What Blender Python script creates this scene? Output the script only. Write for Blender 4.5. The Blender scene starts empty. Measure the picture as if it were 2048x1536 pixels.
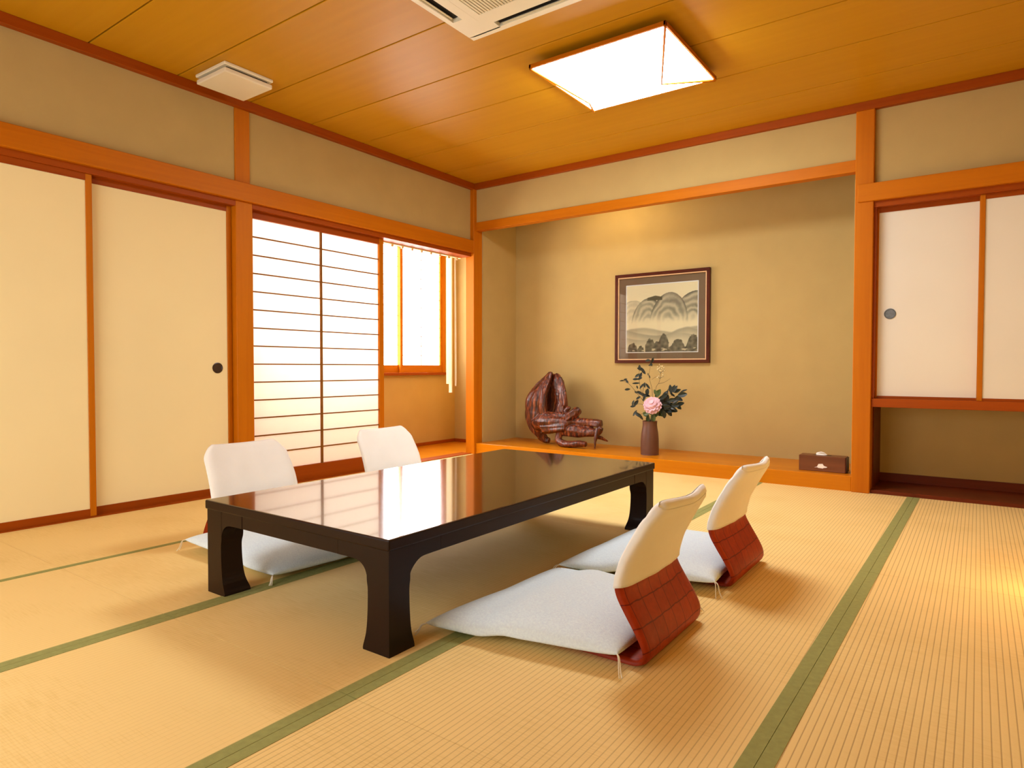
import bpy, bmesh, math, random
from mathutils import Vector, Matrix, noise
random.seed(7)
PI = math.pi
SC = bpy.context.scene
COL = SC.collection

# ------------------------------------------------------------------ camera solution
CF = 1299.8
CAMP = Vector((3.757, -4.637, 0.7905))
YAW, PIT, ROL = 0.62248, -0.02555, 0.00111
_f = Vector((-math.sin(YAW)*math.cos(PIT), math.cos(YAW)*math.cos(PIT), math.sin(PIT)))
_r = Vector((math.cos(YAW), math.sin(YAW), 0)); _u = _r.cross(_f)
CR = _r*math.cos(ROL) + _u*math.sin(ROL); CU = -_r*math.sin(ROL) + _u*math.cos(ROL)
def at(u, v, ax, val):
    """surveyed point of the photograph on the world plane  ax = val"""
    d = _f + CR*((u-1024)/CF) - CU*((v-768)/CF)
    i = 'XYZ'.index(ax)
    return CAMP + d*((val-CAMP[i])/d[i])
cam = bpy.data.cameras.new('camera'); co = bpy.data.objects.new('camera', cam); COL.objects.link(co)
cam.sensor_width = 36; cam.lens = CF/2048*36; cam.clip_start = .02
co.matrix_world = Matrix(((CR.x, CU.x, -_f.x, CAMP.x), (CR.y, CU.y, -_f.y, CAMP.y), (CR.z, CU.z, -_f.z, CAMP.z), (0, 0, 0, 1)))
SC.camera = co

# ------------------------------------------------------------------ materials
def S(r, g, b):
    f = lambda c: (c/255/12.92) if c/255 <= .04045 else ((c/255+.055)/1.055)**2.4
    return (f(r), f(g), f(b), 1)
def newmat(name):
    m = bpy.data.materials.new(name); m.use_nodes = True
    nt = m.node_tree; b = nt.nodes['Principled BSDF']
    return m, nt, b
def N(nt, t, **kw):
    n = nt.nodes.new(t)
    for k, v in kw.items():
        if k in n.inputs: n.inputs[k].default_value = v
        else: setattr(n, k, v)
    return n
def plain(name, col, rough=.6, var=.06, scale=6, bump=0, bscale=200, coat=0, spec=.5, sheen=0):
    m, nt, b = newmat(name); L = nt.links.new
    tc = N(nt, 'ShaderNodeTexCoord'); nz = N(nt, 'ShaderNodeTexNoise', Scale=scale, Detail=4.0)
    L(tc.outputs['Object'], nz.inputs['Vector'])
    cr = N(nt, 'ShaderNodeValToRGB')
    cr.color_ramp.elements[0].position = .3; cr.color_ramp.elements[1].position = .7
    cr.color_ramp.elements[0].color = tuple(c*(1-var) for c in col[:3])+(1,)
    cr.color_ramp.elements[1].color = tuple(min(1, c*(1+var)) for c in col[:3])+(1,)
    L(nz.outputs['Fac'], cr.inputs['Fac']); L(cr.outputs['Color'], b.inputs['Base Color'])
    b.inputs['Roughness'].default_value = rough; b.inputs['Coat Weight'].default_value = coat
    b.inputs['Coat Roughness'].default_value = .05
    b.inputs['Specular IOR Level'].default_value = spec
    b.inputs['Sheen Weight'].default_value = sheen
    if bump:
        n2 = N(nt, 'ShaderNodeTexNoise', Scale=bscale, Detail=3.0); L(tc.outputs['Object'], n2.inputs['Vector'])
        bp = N(nt, 'ShaderNodeBump', Strength=bump, Distance=.002)
        L(n2.outputs['Fac'], bp.inputs['Height']); L(bp.outputs['Normal'], b.inputs['Normal'])
    return m
def wood(name, a, c, axis='X', rough=.5, coat=0, fine=60, spec=.14):
    m, nt, b = newmat(name); L = nt.links.new
    tc = N(nt, 'ShaderNodeTexCoord'); mp = N(nt, 'ShaderNodeMapping')
    sc = [1, 1, 1]; sc['XYZ'.index(axis)] = .04; mp.inputs['Scale'].default_value = sc
    L(tc.outputs['Object'], mp.inputs['Vector'])
    nz = N(nt, 'ShaderNodeTexNoise', Scale=fine, Detail=5.0, Roughness=.6); L(mp.outputs['Vector'], nz.inputs['Vector'])
    n2 = N(nt, 'ShaderNodeTexNoise', Scale=fine/7, Detail=2.0); L(mp.outputs['Vector'], n2.inputs['Vector'])
    ad = N(nt, 'ShaderNodeMath', operation='MULTIPLY_ADD'); L(nz.outputs['Fac'], ad.inputs[0]); ad.inputs[1].default_value = .6
    L(n2.outputs['Fac'], ad.inputs[2])
    cr = N(nt, 'ShaderNodeValToRGB')
    cr.color_ramp.elements[0].position = .55; cr.color_ramp.elements[1].position = 1.05
    cr.color_ramp.elements[0].color = a; cr.color_ramp.elements[1].color = c
    L(ad.outputs[0], cr.inputs['Fac']); L(cr.outputs['Color'], b.inputs['Base Color'])
    b.inputs['Roughness'].default_value = rough; b.inputs['Coat Weight'].default_value = coat
    b.inputs['Coat Roughness'].default_value = .04; b.inputs['Specular IOR Level'].default_value = spec
    bp = N(nt, 'ShaderNodeBump', Strength=.08, Distance=.001); L(nz.outputs['Fac'], bp.inputs['Height']); L(bp.outputs['Normal'], b.inputs['Normal'])
    return m
def emit(name, col, strength, base=(.9, .9, .88, 1)):
    m, nt, b = newmat(name)
    b.inputs['Base Color'].default_value = base; b.inputs['Roughness'].default_value = .8
    b.inputs['Emission Color'].default_value = col; b.inputs['Emission Strength'].default_value = strength
    return m
WA, WC = S(184, 101, 2), S(199, 114, 5)
M = {}
for ax in 'XYZ': M['w'+ax] = wood('cedar_'+ax, WA, WC, ax)
for ax in 'XYZ': M['r'+ax] = wood('red_cedar_'+ax, S(146, 62, 2), S(162, 74, 4), ax)
M['wall'] = plain('sand_plaster', S(188, 163, 106), .95, .03, 5, .25, 400, spec=.1)
M['wallhall'] = plain('ochre_plaster', S(196, 158, 88), .95, .03, 5, .2, 400, spec=.1)
M['fusuma'] = plain('cream_paper', S(246, 230, 178), .85, .015, 3, spec=.15)
M['closet'] = plain('rose_cream_paper', S(236, 230, 214), .85, .015, 3, spec=.15)
M['white'] = plain('ivory_plastic', S(238, 230, 205), .45, .01)
M['grille'] = plain('warm_grey_plastic', S(226, 216, 186), .5, .02)
M['black'] = plain('black_gap', S(22, 16, 12), .7)
M['dark'] = plain('dark_bronze', S(58, 40, 26), .35, .1, 40)
M['steel'] = plain('grey_metal', S(105, 112, 116), .35, .25, 60)
M['lath'] = wood('dark_lath', S(120, 72, 18), S(138, 86, 26), 'Y')
M['alcove'] = wood('alcove_board', S(196, 114, 4), S(208, 128, 8), 'X', .32, .1)
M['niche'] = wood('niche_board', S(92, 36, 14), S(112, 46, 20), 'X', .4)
M['lacquer'] = wood('dark_lacquer', S(28, 10, 2), S(34, 13, 3), 'Y', .4, .04, 40, .2)
M['laqtop'] = wood('dark_lacquer_top', S(40, 17, 9), S(52, 22, 12), 'Y', .12, .55, 40, .3)
M['cloth'] = plain('white_cotton', S(252, 250, 244), .9, .02, 8, .25, 60, spec=.1, sheen=.1)
M['cotton'] = plain('grey_cotton', S(226, 242, 254), .95, .06, 160, .8, 380, spec=.1, sheen=.1)
M['thread'] = plain('cream_thread', S(240, 230, 205), .9)
M['clay'] = plain('brown_stoneware', S(100, 62, 44), .42, .12, 14, .2, 90)
M['leaf'] = plain('dark_green_leaf', S(22, 34, 24), .4, .5, 30)
M['leaflight'] = plain('mid_green_leaf', S(70, 92, 40), .5, .3, 30)
M['stem'] = plain('green_stem', S(58, 60, 34), .6, .2)
M['bud'] = plain('cream_buds', S(216, 200, 150), .7, .15, 60)
M['pink'] = plain('pink_petals', S(240, 200, 212), .7, .06, 40)
M['frame'] = wood('walnut_frame', S(70, 26, 12), S(86, 36, 16), 'X', .4, .1)
M['gold'] = plain('pale_gold_lip', S(222, 180, 132), .35, .05)
M['mat'] = plain('taupe_silk_mat', S(134, 108, 78), .8, .04, 90)
M['border'] = plain('olive_cloth_edge', S(156, 156, 94), .9, .08, 60, .3, 500, spec=.1)
M['borderdark'] = plain('olive_cloth_join', S(52, 52, 30), .9)
M['tissuebox'] = wood('walnut_box', S(96, 56, 34), S(128, 78, 46), 'X', .4, .1, 30)
M['boxend'] = plain('dark_walnut_end', S(60, 26, 18), .4)
M['tissue'] = plain('white_tissue', S(250, 248, 240), .9)
M['slat'] = plain('cream_blind_cloth', S(244, 222, 176), .8, .02)
M['sub'] = plain('straw_base', S(200, 160, 90), .9)

def ceil_mat():
    m, nt, b = newmat('ceiling_boards'); L = nt.links.new
    tc = N(nt, 'ShaderNodeTexCoord'); mp = N(nt, 'ShaderNodeMapping'); mp.inputs['Scale'].default_value = (.05, 1, 1)
    L(tc.outputs['Object'], mp.inputs['Vector'])
    nz = N(nt, 'ShaderNodeTexNoise', Scale=22.0, Detail=3.0); L(mp.outputs['Vector'], nz.inputs['Vector'])
    cr = N(nt, 'ShaderNodeValToRGB')
    cr.color_ramp.elements[0].position = .3; cr.color_ramp.elements[1].position = .75
    cr.color_ramp.elements[0].color = S(194, 138, 14); cr.color_ramp.elements[1].color = S(200, 144, 20)
    L(nz.outputs['Fac'], cr.inputs['Fac']); L(cr.outputs['Color'], b.inputs['Base Color'])
    b.inputs['Roughness'].default_value = .42; b.inputs['Specular IOR Level'].default_value = .22
    return m
M['ceil'] = ceil_mat()

def tatami(name, lines):
    m, nt, b = newmat(name); L = nt.links.new
    tc = N(nt, 'ShaderNodeTexCoord'); sp = N(nt, 'ShaderNodeSeparateXYZ'); L(tc.outputs['Object'], sp.inputs[0])
    mu = N(nt, 'ShaderNodeMath', operation='MULTIPLY'); mu.inputs[1].default_value = 1/.0158; L(sp.outputs['X'], mu.inputs[0])
    fr = N(nt, 'ShaderNodeMath', operation='FRACT'); L(mu.outputs[0], fr.inputs[0])
    pp = N(nt, 'ShaderNodeMath', operation='PINGPONG'); pp.inputs[1].default_value = .5; L(fr.outputs[0], pp.inputs[0])
    ss = N(nt, 'ShaderNodeMapRange', interpolation_type='SMOOTHSTEP'); L(pp.outputs[0], ss.inputs['Value'])
    ss.inputs['From Min'].default_value = 0.0; ss.inputs['From Max'].default_value = .13
    nz = N(nt, 'ShaderNodeTexNoise', Scale=2.2, Detail=2.0); L(tc.outputs['Object'], nz.inputs['Vector'])
    mp = N(nt, 'ShaderNodeMapping'); mp.inputs['Scale'].default_value = (12, 320, 1); L(tc.outputs['Object'], mp.inputs['Vector'])
    n2 = N(nt, 'ShaderNodeTexNoise', Scale=1.0, Detail=2.0); L(mp.outputs['Vector'], n2.inputs['Vector'])
    ad = N(nt, 'ShaderNodeMath', operation='ADD'); L(nz.outputs['Fac'], ad.inputs[0]); L(n2.outputs['Fac'], ad.inputs[1])
    cr = N(nt, 'ShaderNodeValToRGB')
    cr.color_ramp.elements[0].position = .75; cr.color_ramp.elements[1].position = 1.25
    cr.color_ramp.elements[0].color = S(236, 202, 128); cr.color_ramp.elements[1].color = S(244, 212, 140)
    L(ad.outputs[0], cr.inputs['Fac'])
    mx = N(nt, 'ShaderNodeMix', data_type='RGBA'); mx.blend_type = 'MIX'
    mx.inputs[6].default_value = S(120, 74, 26)
    iv = N(nt, 'ShaderNodeMapRange'); L(ss.outputs[0], iv.inputs['Value']); iv.inputs['To Min'].default_value = 1-lines; iv.inputs['To Max'].default_value = 1
    L(iv.outputs[0], mx.inputs[0]); L(cr.outputs['Color'], mx.inputs[7])
    L(mx.outputs[2], b.inputs['Base Color'])
    b.inputs['Roughness'].default_value = .7; b.inputs['Specular IOR Level'].default_value = .25
    bp = N(nt, 'ShaderNodeBump', Strength=.25*min(1, lines*2), Distance=.0015); L(ss.outputs[0], bp.inputs['Height']); L(bp.outputs['Normal'], b.inputs['Normal'])
    return m
M['tat_strong'] = tatami('rush_ribbed', .55)
M['tat_mid'] = tatami('rush_medium', .4)
M['tat_soft'] = tatami('rush_smooth', .12)

def shoji_paper():
    m, nt, b = newmat('shoji_paper'); L = nt.links.new
    out = nt.nodes['Material Output']
    df = N(nt, 'ShaderNodeBsdfDiffuse'); df.inputs['Color'].default_value = S(246, 238, 226)
    tr = N(nt, 'ShaderNodeBsdfTranslucent'); tr.inputs['Color'].default_value = S(255, 248, 238)
    mx = N(nt, 'ShaderNodeMixShader'); mx.inputs[0].default_value = .55
    L(df.outputs[0], mx.inputs[1]); L(tr.outputs[0], mx.inputs[2]); L(mx.outputs[0], out.inputs['Surface'])
    return m
M['shoji'] = shoji_paper()
def glass_mat():
    m, nt, b = newmat('picture_glass'); L = nt.links.new
    out = nt.nodes['Material Output']
    g = N(nt, 'ShaderNodeBsdfGlossy', Roughness=.02); t = N(nt, 'ShaderNodeBsdfTransparent')
    fr = N(nt, 'ShaderNodeFresnel', IOR=1.45); mx = N(nt, 'ShaderNodeMixShader')
    L(fr.outputs[0], mx.inputs[0]); L(t.outputs[0], mx.inputs[1]); L(g.outputs[0], mx.inputs[2]); L(mx.outputs[0], out.inputs['Surface'])
    return m
M['glass'] = glass_mat()
def chairwood():
    m, nt, b = newmat('red_lacquered_chair'); L = nt.links.new
    tc = N(nt, 'ShaderNodeTexCoord')
    br = N(nt, 'ShaderNodeTexBrick'); br.offset = 0; br.inputs['Scale'].default_value = 1.0
    br.inputs['Brick Width'].default_value = .062; br.inputs['Row Height'].default_value = .055; br.inputs['Mortar Size'].default_value = .0022
    br.inputs['Mortar Smooth'].default_value = .6
    br.inputs['Color1'].default_value = S(164, 52, 6); br.inputs['Color2'].default_value = S(150, 44, 4); br.inputs['Mortar'].default_value = S(108, 24, 2)
    sp = N(nt, 'ShaderNodeSeparateXYZ'); cb = N(nt, 'ShaderNodeCombineXYZ')
    L(tc.outputs['Object'], sp.inputs[0]); L(sp.outputs['Y'], cb.inputs['X'])
    nz = N(nt, 'ShaderNodeTexNoise', Scale=18.0, Detail=2.0); L(tc.outputs['Object'], nz.inputs['Vector'])
    ma = N(nt, 'ShaderNodeMath', operation='MULTIPLY_ADD'); L(nz.outputs['Fac'], ma.inputs[0]); ma.inputs[1].default_value = .012
    L(sp.outputs['Z'], ma.inputs[2]); L(ma.outputs[0], cb.inputs['Y'])
    L(cb.outputs[0], br.inputs['Vector'])
    n2 = N(nt, 'ShaderNodeTexNoise', Scale=60.0, Detail=4.0); L(tc.outputs['Object'], n2.inputs['Vector'])
    mx = N(nt, 'ShaderNodeMix', data_type='RGBA'); mx.blend_type = 'MULTIPLY'; mx.inputs[0].default_value = .5
    L(br.outputs['Color'], mx.inputs[6]); L(n2.outputs['Color'], mx.inputs[7])
    mx.inputs[7].default_value = (1, 1, 1, 1)
    hs = N(nt, 'ShaderNodeMapRange'); L(n2.outputs['Fac'], hs.inputs['Value']); hs.inputs['To Min'].default_value = .7; hs.inputs['To Max'].default_value = 1.3
    vm = N(nt, 'ShaderNodeVectorMath', operation='SCALE'); L(br.outputs['Color'], vm.inputs[0]); L(hs.outputs[0], vm.inputs['Scale'])
    L(vm.outputs[0], b.inputs['Base Color'])
    b.inputs['Roughness'].default_value = .48; b.inputs['Specular IOR Level'].default_value = .2
    bp = N(nt, 'ShaderNodeBump', Strength=.3, Distance=.002); L(n2.outputs['Fac'], bp.inputs['Height']); L(bp.outputs['Normal'], b.inputs['Normal'])
    return m
M['chair'] = chairwood()
def driftmat():
    m, nt, b = newmat('polished_root_wood'); L = nt.links.new
    tc = N(nt, 'ShaderNodeTexCoord'); mp = N(nt, 'ShaderNodeMapping'); mp.inputs['Scale'].default_value = (1, 1, .11)
    nd = N(nt, 'ShaderNodeTexNoise', Scale=5.0); L(tc.outputs['Object'], nd.inputs['Vector'])
    vm = N(nt, 'ShaderNodeVectorMath', operation='MULTIPLY_ADD'); L(nd.outputs['Color'], vm.inputs[0]); vm.inputs[1].default_value = (.12, .12, .12)
    L(tc.outputs['Object'], vm.inputs[2]); L(vm.outputs[0], mp.inputs['Vector'])
    nz = N(nt, 'ShaderNodeTexNoise', Scale=52.0, Detail=5.0, Roughness=.6); L(mp.outputs['Vector'], nz.inputs['Vector'])
    cr = N(nt, 'ShaderNodeValToRGB')
    cr.color_ramp.elements[0].position = .36; cr.color_ramp.elements[1].position = .68
    cr.color_ramp.elements[0].color = S(38, 12, 6); cr.color_ramp.elements[1].color = S(156, 84, 42)
    e = cr.color_ramp.elements.new(.52); e.color = S(92, 34, 14)
    L(nz.outputs['Fac'], cr.inputs['Fac']); L(cr.outputs['Color'], b.inputs['Base Color'])
    b.inputs['Roughness'].default_value = .38; b.inputs['Coat Weight'].default_value = .25; b.inputs['Coat Roughness'].default_value = .12
    bp = N(nt, 'ShaderNodeBump', Strength=.7, Distance=.006); L(nz.outputs['Fac'], bp.inputs['Height']); L(bp.outputs['Normal'], b.inputs['Normal'])
    return m
M['drift'] = driftmat()
M['lamp'] = emit('lit_lamp_paper', (.93, .97, 1, 1), 17.0)
M['winpane'] = emit('daylit_paper', (.96, .98, 1, 1), 8.0)
M['winpane2'] = emit('soft_daylit_paper', (.95, .98, 1, 1), 2.6)
M['tube'] = emit('warm_tube', (1, .82, .45, 1), 22.0)
M['andon'] = emit('warm_lantern_paper', (1, .5, .12, 1), 5.0)

# ------------------------------------------------------------------ mesh helpers
def box(bm, x0, x1, y0, y1, z0, z1, bev=0, seg=1):
    t = bmesh.new()
    v = [t.verts.new((x, y, z)) for x in (min(x0, x1), max(x0, x1)) for y in (min(y0, y1), max(y0, y1)) for z in (min(z0, z1), max(z0, z1))]
    for q in ((0, 1, 3, 2), (4, 6, 7, 5), (0, 4, 5, 1), (2, 3, 7, 6), (0, 2, 6, 4), (1, 5, 7, 3)):
        t.faces.new([v[i] for i in q])
    if bev: bmesh.ops.bevel(t, geom=t.edges[:], offset=bev, segments=seg, affect='EDGES', profile=.5)
    merge(bm, t); return bm
def merge(bm, t):
    me = bpy.data.meshes.new('tmp'); t.to_mesh(me); t.free(); bm.from_mesh(me); bpy.data.meshes.remove(me)
def Bx(*a, **k): return box(bmesh.new(), *a, **k)
def loft(bm, rings, cap=True, closed=True):
    rv = [[bm.verts.new(p) for p in r] for r in rings]; n = len(rv[0])
    for a, b in zip(rv, rv[1:]):
        for i in range(n if closed else n-1):
            j = (i+1) % n; bm.faces.new((a[i], a[j], b[j], b[i]))
    if cap:
        bm.faces.new(rv[0][::-1]); bm.faces.new(rv[-1])
    return rv
def tube(bm, pts, rad, n=8, flat=1.0, nz=0, seed=0):
    pts = [Vector(p) for p in pts]; rad = rad if isinstance(rad, (list, tuple)) else [rad]*len(pts)
    rings = []; ref = None
    for i, p in enumerate(pts):
        t = (pts[min(i+1, len(pts)-1)]-pts[max(i-1, 0)]).normalized()
        if ref is None: ref = Vector((0, 1, 0)) if abs(t.y) < .9 else Vector((1, 0, 0))
        a = (ref - t*ref.dot(t)).normalized(); ref = a; c = t.cross(a)
        ring = []
        for k in range(n):
            th = 2*PI*k/n; rr = rad[i]
            if nz: rr *= 1+nz*noise.noise(Vector((math.cos(th)*1.7+seed, math.sin(th)*1.7, i*.12)))
            ring.append(p + a*math.cos(th)*rr*flat + c*math.sin(th)*rr)
        rings.append(ring)
    loft(bm, rings); return bm
def smoothpath(P, n):
    """Catmull-Rom through tuples (any length)"""
    out = []
    Q = [P[0]]+list(P)+[P[-1]]
    for i in range(1, len(Q)-2):
        for k in range(n):
            t = k/n; a, b, c, d = Q[i-1:i+3]
            out.append(tuple(.5*(2*b[j]+(c[j]-a[j])*t+(2*a[j]-5*b[j]+4*c[j]-d[j])*t*t+(3*b[j]-a[j]-3*c[j]+d[j])*t**3) for j in range(len(b))))
    out.append(tuple(P[-1])); return out
def lathe(bm, prof, n=32, cx=0, cy=0):
    rings = [[(cx+r*math.cos(2*PI*k/n), cy+r*math.sin(2*PI*k/n), z) for k in range(n)] for r, z in prof]
    loft(bm, rings); return bm
def disc(bm, c, nrm, prof, n=28):
    """revolved profile [(radius, height)] about axis nrm through c"""
    nrm = Vector(nrm); a = nrm.orthogonal().normalized(); b = nrm.cross(a); c = Vector(c)
    loft(bm, [[c + (a*math.cos(2*PI*k/n)+b*math.sin(2*PI*k/n))*r + nrm*h for k in range(n)] for r, h in prof]); return bm
def obj(name, bm, mat, parent=None, smooth=False, **props):
    bmesh.ops.recalc_face_normals(bm, faces=bm.faces[:])
    me = bpy.data.meshes.new(name); bm.to_mesh(me); bm.free()
    o = bpy.data.objects.new(name, me); COL.objects.link(o)
    me.materials.append(mat)
    if smooth:
        for p in me.polygons: p.use_smooth = True
    if parent: o.parent = parent
    for k, v in props.items(): o[k] = v
    return o
def thing(name, label, cat, loc=(0, 0, 0), rz=0, group=None):
    o = bpy.data.objects.new(name, None); COL.objects.link(o); o.empty_display_size = .05
    o.location = loc; o.rotation_euler = (0, 0, rz); o['label'] = label; o['category'] = cat
    if group: o['group'] = group
    return o
def struct(name, bm, mat, label, cat):
    return obj(name, bm, mat, None, kind='structure', label=label, category=cat)
def sthing(name, label, cat):
    o = thing(name, label, cat); o['kind'] = 'structure'; return o
def dup(root, loc, rz, label):
    r = root.copy(); COL.objects.link(r); r.location = loc; r.rotation_euler = (0, 0, rz); r['label'] = label
    for ch in list(root.children):
        c = ch.copy(); COL.objects.link(c); c.parent = r
        for g in list(ch.children):
            d = g.copy(); COL.objects.link(d); d.parent = c
    return r

# ------------------------------------------------------------------ room shell
H = 2.45; RX = 4.29; FY = -5.42
# floor: straw base carrying the mats
fl = struct('floor', Bx(-.02, RX+.02, FY, .0, -.08, -.02), M['sub'], 'straw coloured tatami floor with olive cloth edges across the room', 'floor')
def bx_(i, y):
    return [0, .836, 1.682, 2.532, 3.447+.0115*y, RX][i]
rows = [[(0, -1.805), (-1.805, -3.612), (-3.612, FY)]]*4 + [[(0, -1.805), (-1.805, -3.612), (-3.612, FY)]]
for c in range(5):
    for (y0, y1) in rows[c]:
        wl = .0 if c == 0 else (.015 if c == 1 else .033); wr = .0 if c == 4 else (.015 if c == 0 else .033)
        bm = bmesh.new(); g = .0008
        ext = .0 if y0 == 0 else .0
        def quad_prism(bm, xa0, xa1, xb0, xb1, ya, yb, z0, z1):
            # a edge at y=ya (far), b edge at y=yb (near)
            v = [bm.verts.new(p) for p in ((xa0, ya, z0), (xa1, ya, z0), (xb1, yb, z0), (xb0, yb, z0), (xa0, ya, z1), (xa1, ya, z1), (xb1, yb, z1), (xb0, yb, z1))]
            for q in ((0, 1, 2, 3), (4, 7, 6, 5), (0, 4, 5, 1), (1, 5, 6, 2), (2, 6, 7, 3), (3, 7, 4, 0)): bm.faces.new([v[i] for i in q])
        ya, yb = y0-g, y1+g
        quad_prism(bm, bx_(c, ya)+wl, bx_(c+1, ya)-wr, bx_(c, yb)+wl, bx_(c+1, yb)-wr, ya, yb, -.02, 0)
        mm = M['tat_strong'] if c == 4 else (M['tat_mid'] if c == 3 else M['tat_soft'])
        mat_o = obj('tatami_mat', bm, mm, fl)
        for side, w in ((0, wl), (1, wr)):
            if not w: continue
            bm = bmesh.new()
            if side == 0: quad_prism(bm, bx_(c, ya)+.0006, bx_(c, ya)+wl, bx_(c, yb)+.0006, bx_(c, yb)+wl, ya, yb, -.02, .0012)
            else: quad_prism(bm, bx_(c+1, ya)-wr, bx_(c+1, ya)-.0006, bx_(c+1, yb)-wr, bx_(c+1, yb)-.0006, ya, yb, -.02, .0012)
            obj('cloth_border', bm, M['border'], mat_o, label='olive green cloth border')
# ceiling boards
ce = struct('ceiling', Bx(-.1, RX+.1, FY-.1, .08, H+.012, H+.06), M['black'], 'orange board ceiling with thin dark joints running across', 'ceiling')
ys = [.0]+[-.42-.457*k for k in range(0, 11)]+[FY]
for a, b in zip(ys, ys[1:]):
    if a-b < .02: continue
    obj('ceiling_board', Bx(-.02, RX+.02, b+.004, a-.004, H, H+.013, bev=.002), M['ceil'], ce)
# left wall
struct('wall_left', Bx(-.09, -.01, FY, 0, 1.93, H), M['wall'], 'sand coloured plaster wall above the long left beam', 'wall')
struct('wall_left_rear', Bx(-.14, -.06, FY, -4.10, 0, 1.93), M['wall'], 'sand plaster wall at the near end of the left side', 'wall')
struct('wall_closet', Bx(-.18, -.14, -4.1, -2.4, 0, 1.93), M['wall'], 'plaster wall behind the cream sliding doors', 'wall')
tn = [0]
def trim(bm, mat, label, cat='trim'):
    tn[0] += 1; return struct('trim_%d' % tn[0], bm, mat, label, cat)
trim(Bx(-.01, .03, FY, -.0, 2.397, H, bev=.002), M['rY'], 'dark red ceiling moulding along the left wall', 'moulding')
trim(Bx(-.04, .03, FY, .0, 1.826, 1.938, bev=.003), M['wY'], 'long orange wood beam above the sliding doors on the left wall', 'beam')
trim(Bx(-.10, .0, -4.10, -2.342, 1.792, 1.826), M['rY'], 'dark red upper track over the cream sliding doors', 'rail')
trim(Bx(-.12, .0, -2.228, -.035, 1.795, 1.826), M['rY'], 'dark red upper track over the paper screen', 'rail')
trim(Bx(-.12, .002, -2.342, -2.228, 0, 1.826, bev=.003), M['wZ'], 'orange wood post between cream door and paper screen', 'post')
trim(Bx(-.05, .0, -2.342, -2.242, 1.938, 2.397, bev=.003), M['wZ'], 'short orange post above the left beam under the ceiling vent', 'post')
trim(Bx(-.10, .0, -4.10, -2.342, -.02, .006), M['rY'], 'dark red floor track under the cream sliding doors', 'rail')
trim(Bx(-.12, .0, -2.228, -.035, -.02, .006), M['rY'], 'dark red floor track under the paper screen', 'rail')
trim(Bx(-.065, .032, -.04, .08, 0, 2.397, bev=.003), M['wZ'], 'orange corner post between the hall opening and the alcove', 'post')

# sliding doors (cream paper)
def fusuma(n, y0, y1, x, label, pull=None, mat='fusuma'):
    r = sthing('door_%d' % n, label, 'sliding door')
    obj('paper_panel', Bx(x-.028, x-.006, y0+.02, y1-.02, .03, 1.775), M[mat], r)
    for a, b in ((y0, y0+.03), (y1-.03, y1)): obj('stile', Bx(x-.032, x, a, b, .006, 1.792, bev=.002), M['wZ'], r)
    obj('bottom_rail', Bx(x-.032, x-.001, y0+.03, y1-.03, .006, .046), M['rY'], r)
    obj('top_rail', Bx(x-.032, x-.001, y0+.03, y1-.03, 1.757, 1.792), M['rY'], r)
    if pull:
        obj('pull', disc(bmesh.new(), (x-.006, pull[0], pull[1]), (1, 0, 0), [(.033, -.004), (.033, .003), (.029, .0045), (.026, .0015), (.001, .0015)]), M['dark'], r, label='round dark recessed pull')
    return r
fusuma(1, -4.08, -3.142, -.012, 'cream sliding door at the left edge, without visible pull')
fusuma(2, -3.158, -2.344, -.048, 'cream sliding door with round dark pull beside the orange post', (-2.44, .785))

# shoji screen
sh = sthing('door_3', 'white paper screen with thin wooden lattice beside the hall window', 'sliding screen')
SY0, SY1 = -2.235, -1.066
obj('paper', Bx(-.066, -.064, SY0+.02, SY1-.03, .06, 1.765), M['shoji'], sh)
obj('stile', Bx(-.075, -.045, SY1-.046, SY1, .006, 1.795, bev=.002), M['wZ'], sh)
obj('stile', Bx(-.075, -.045, SY0, SY0+.038, .006, 1.795, bev=.002), M['wZ'], sh)
obj('top_rail', Bx(-.075, -.046, SY0+.038, SY1-.046, 1.748, 1.795), M['rY'], sh)
obj('bottom_board', Bx(-.075, -.046, SY0+.038, SY1-.046, .006, .106), M['rY'], sh, label='red brown board along the bottom')
obj('center_bar', Bx(-.064, -.05, -1.664, -1.650, .106, 1.748), M['lath'], sh)
for k in range(1, 14):
    z = .106+k*(1.748-.106)/14
    obj('lattice_bar', Bx(-.063, -.053, SY0+.038, SY1-.046, z-.0042, z+.0042), M['lath'], sh)

# hall (veranda) behind the screen
HX, HY = -.80, .66
struct('floor_hall', Bx(HX-.05, -.12, -2.5, HY+.05, -.08, -.002), M['alcove'], 'orange wooden hall floor beyond the opening', 'floor')
struct('wall_hall', (lambda b: (box(b, HX-.1, HX, -2.5, HY, 0, .72), box(b, HX-.1, HX, .47, HY, .72, 2.35), box(b, HX-.1, HX, -2.5, .47, 2.02, 2.35), box(b, HX-.1, HX, -2.5, -2.3, .72, 2.02), b)[-1])(bmesh.new()), M['wallhall'], 'ochre hall wall under and around the hall window', 'wall')
struct('wall_hall_end', Bx(HX-.1, -.06, HY, HY+.05, 0, 2.35), M['wall'], 'pale end wall of the hall beyond the opening', 'wall')
struct('wall_hall_back', Bx(HX-.1, -.12, -2.5, -2.42, 0, 2.35), M['wall'], 'plaster wall closing the hall behind the cream doors', 'wall')
struct('ceiling_hall', Bx(HX-.1, -.08, -2.5, HY+.05, 2.30, 2.35), M['wall'], 'pale ceiling of the hall', 'ceiling')
struct('baseboard_hall', (lambda b: (box(b, HX, HX+.015, -2.42, HY, 0, .03), box(b, HX, -.1, HY-.015, HY, 0, .03), b)[-1])(bmesh.new()), M['rY'], 'dark red base strip along the hall wall', 'baseboard')
win = sthing('window_1', 'bright paper window with wooden frame in the hall wall', 'window')
obj('window_sill', Bx(HX-.02, HX+.05, -2.3, .50, .712, .738, bev=.002), M['rY'], win)
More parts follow.
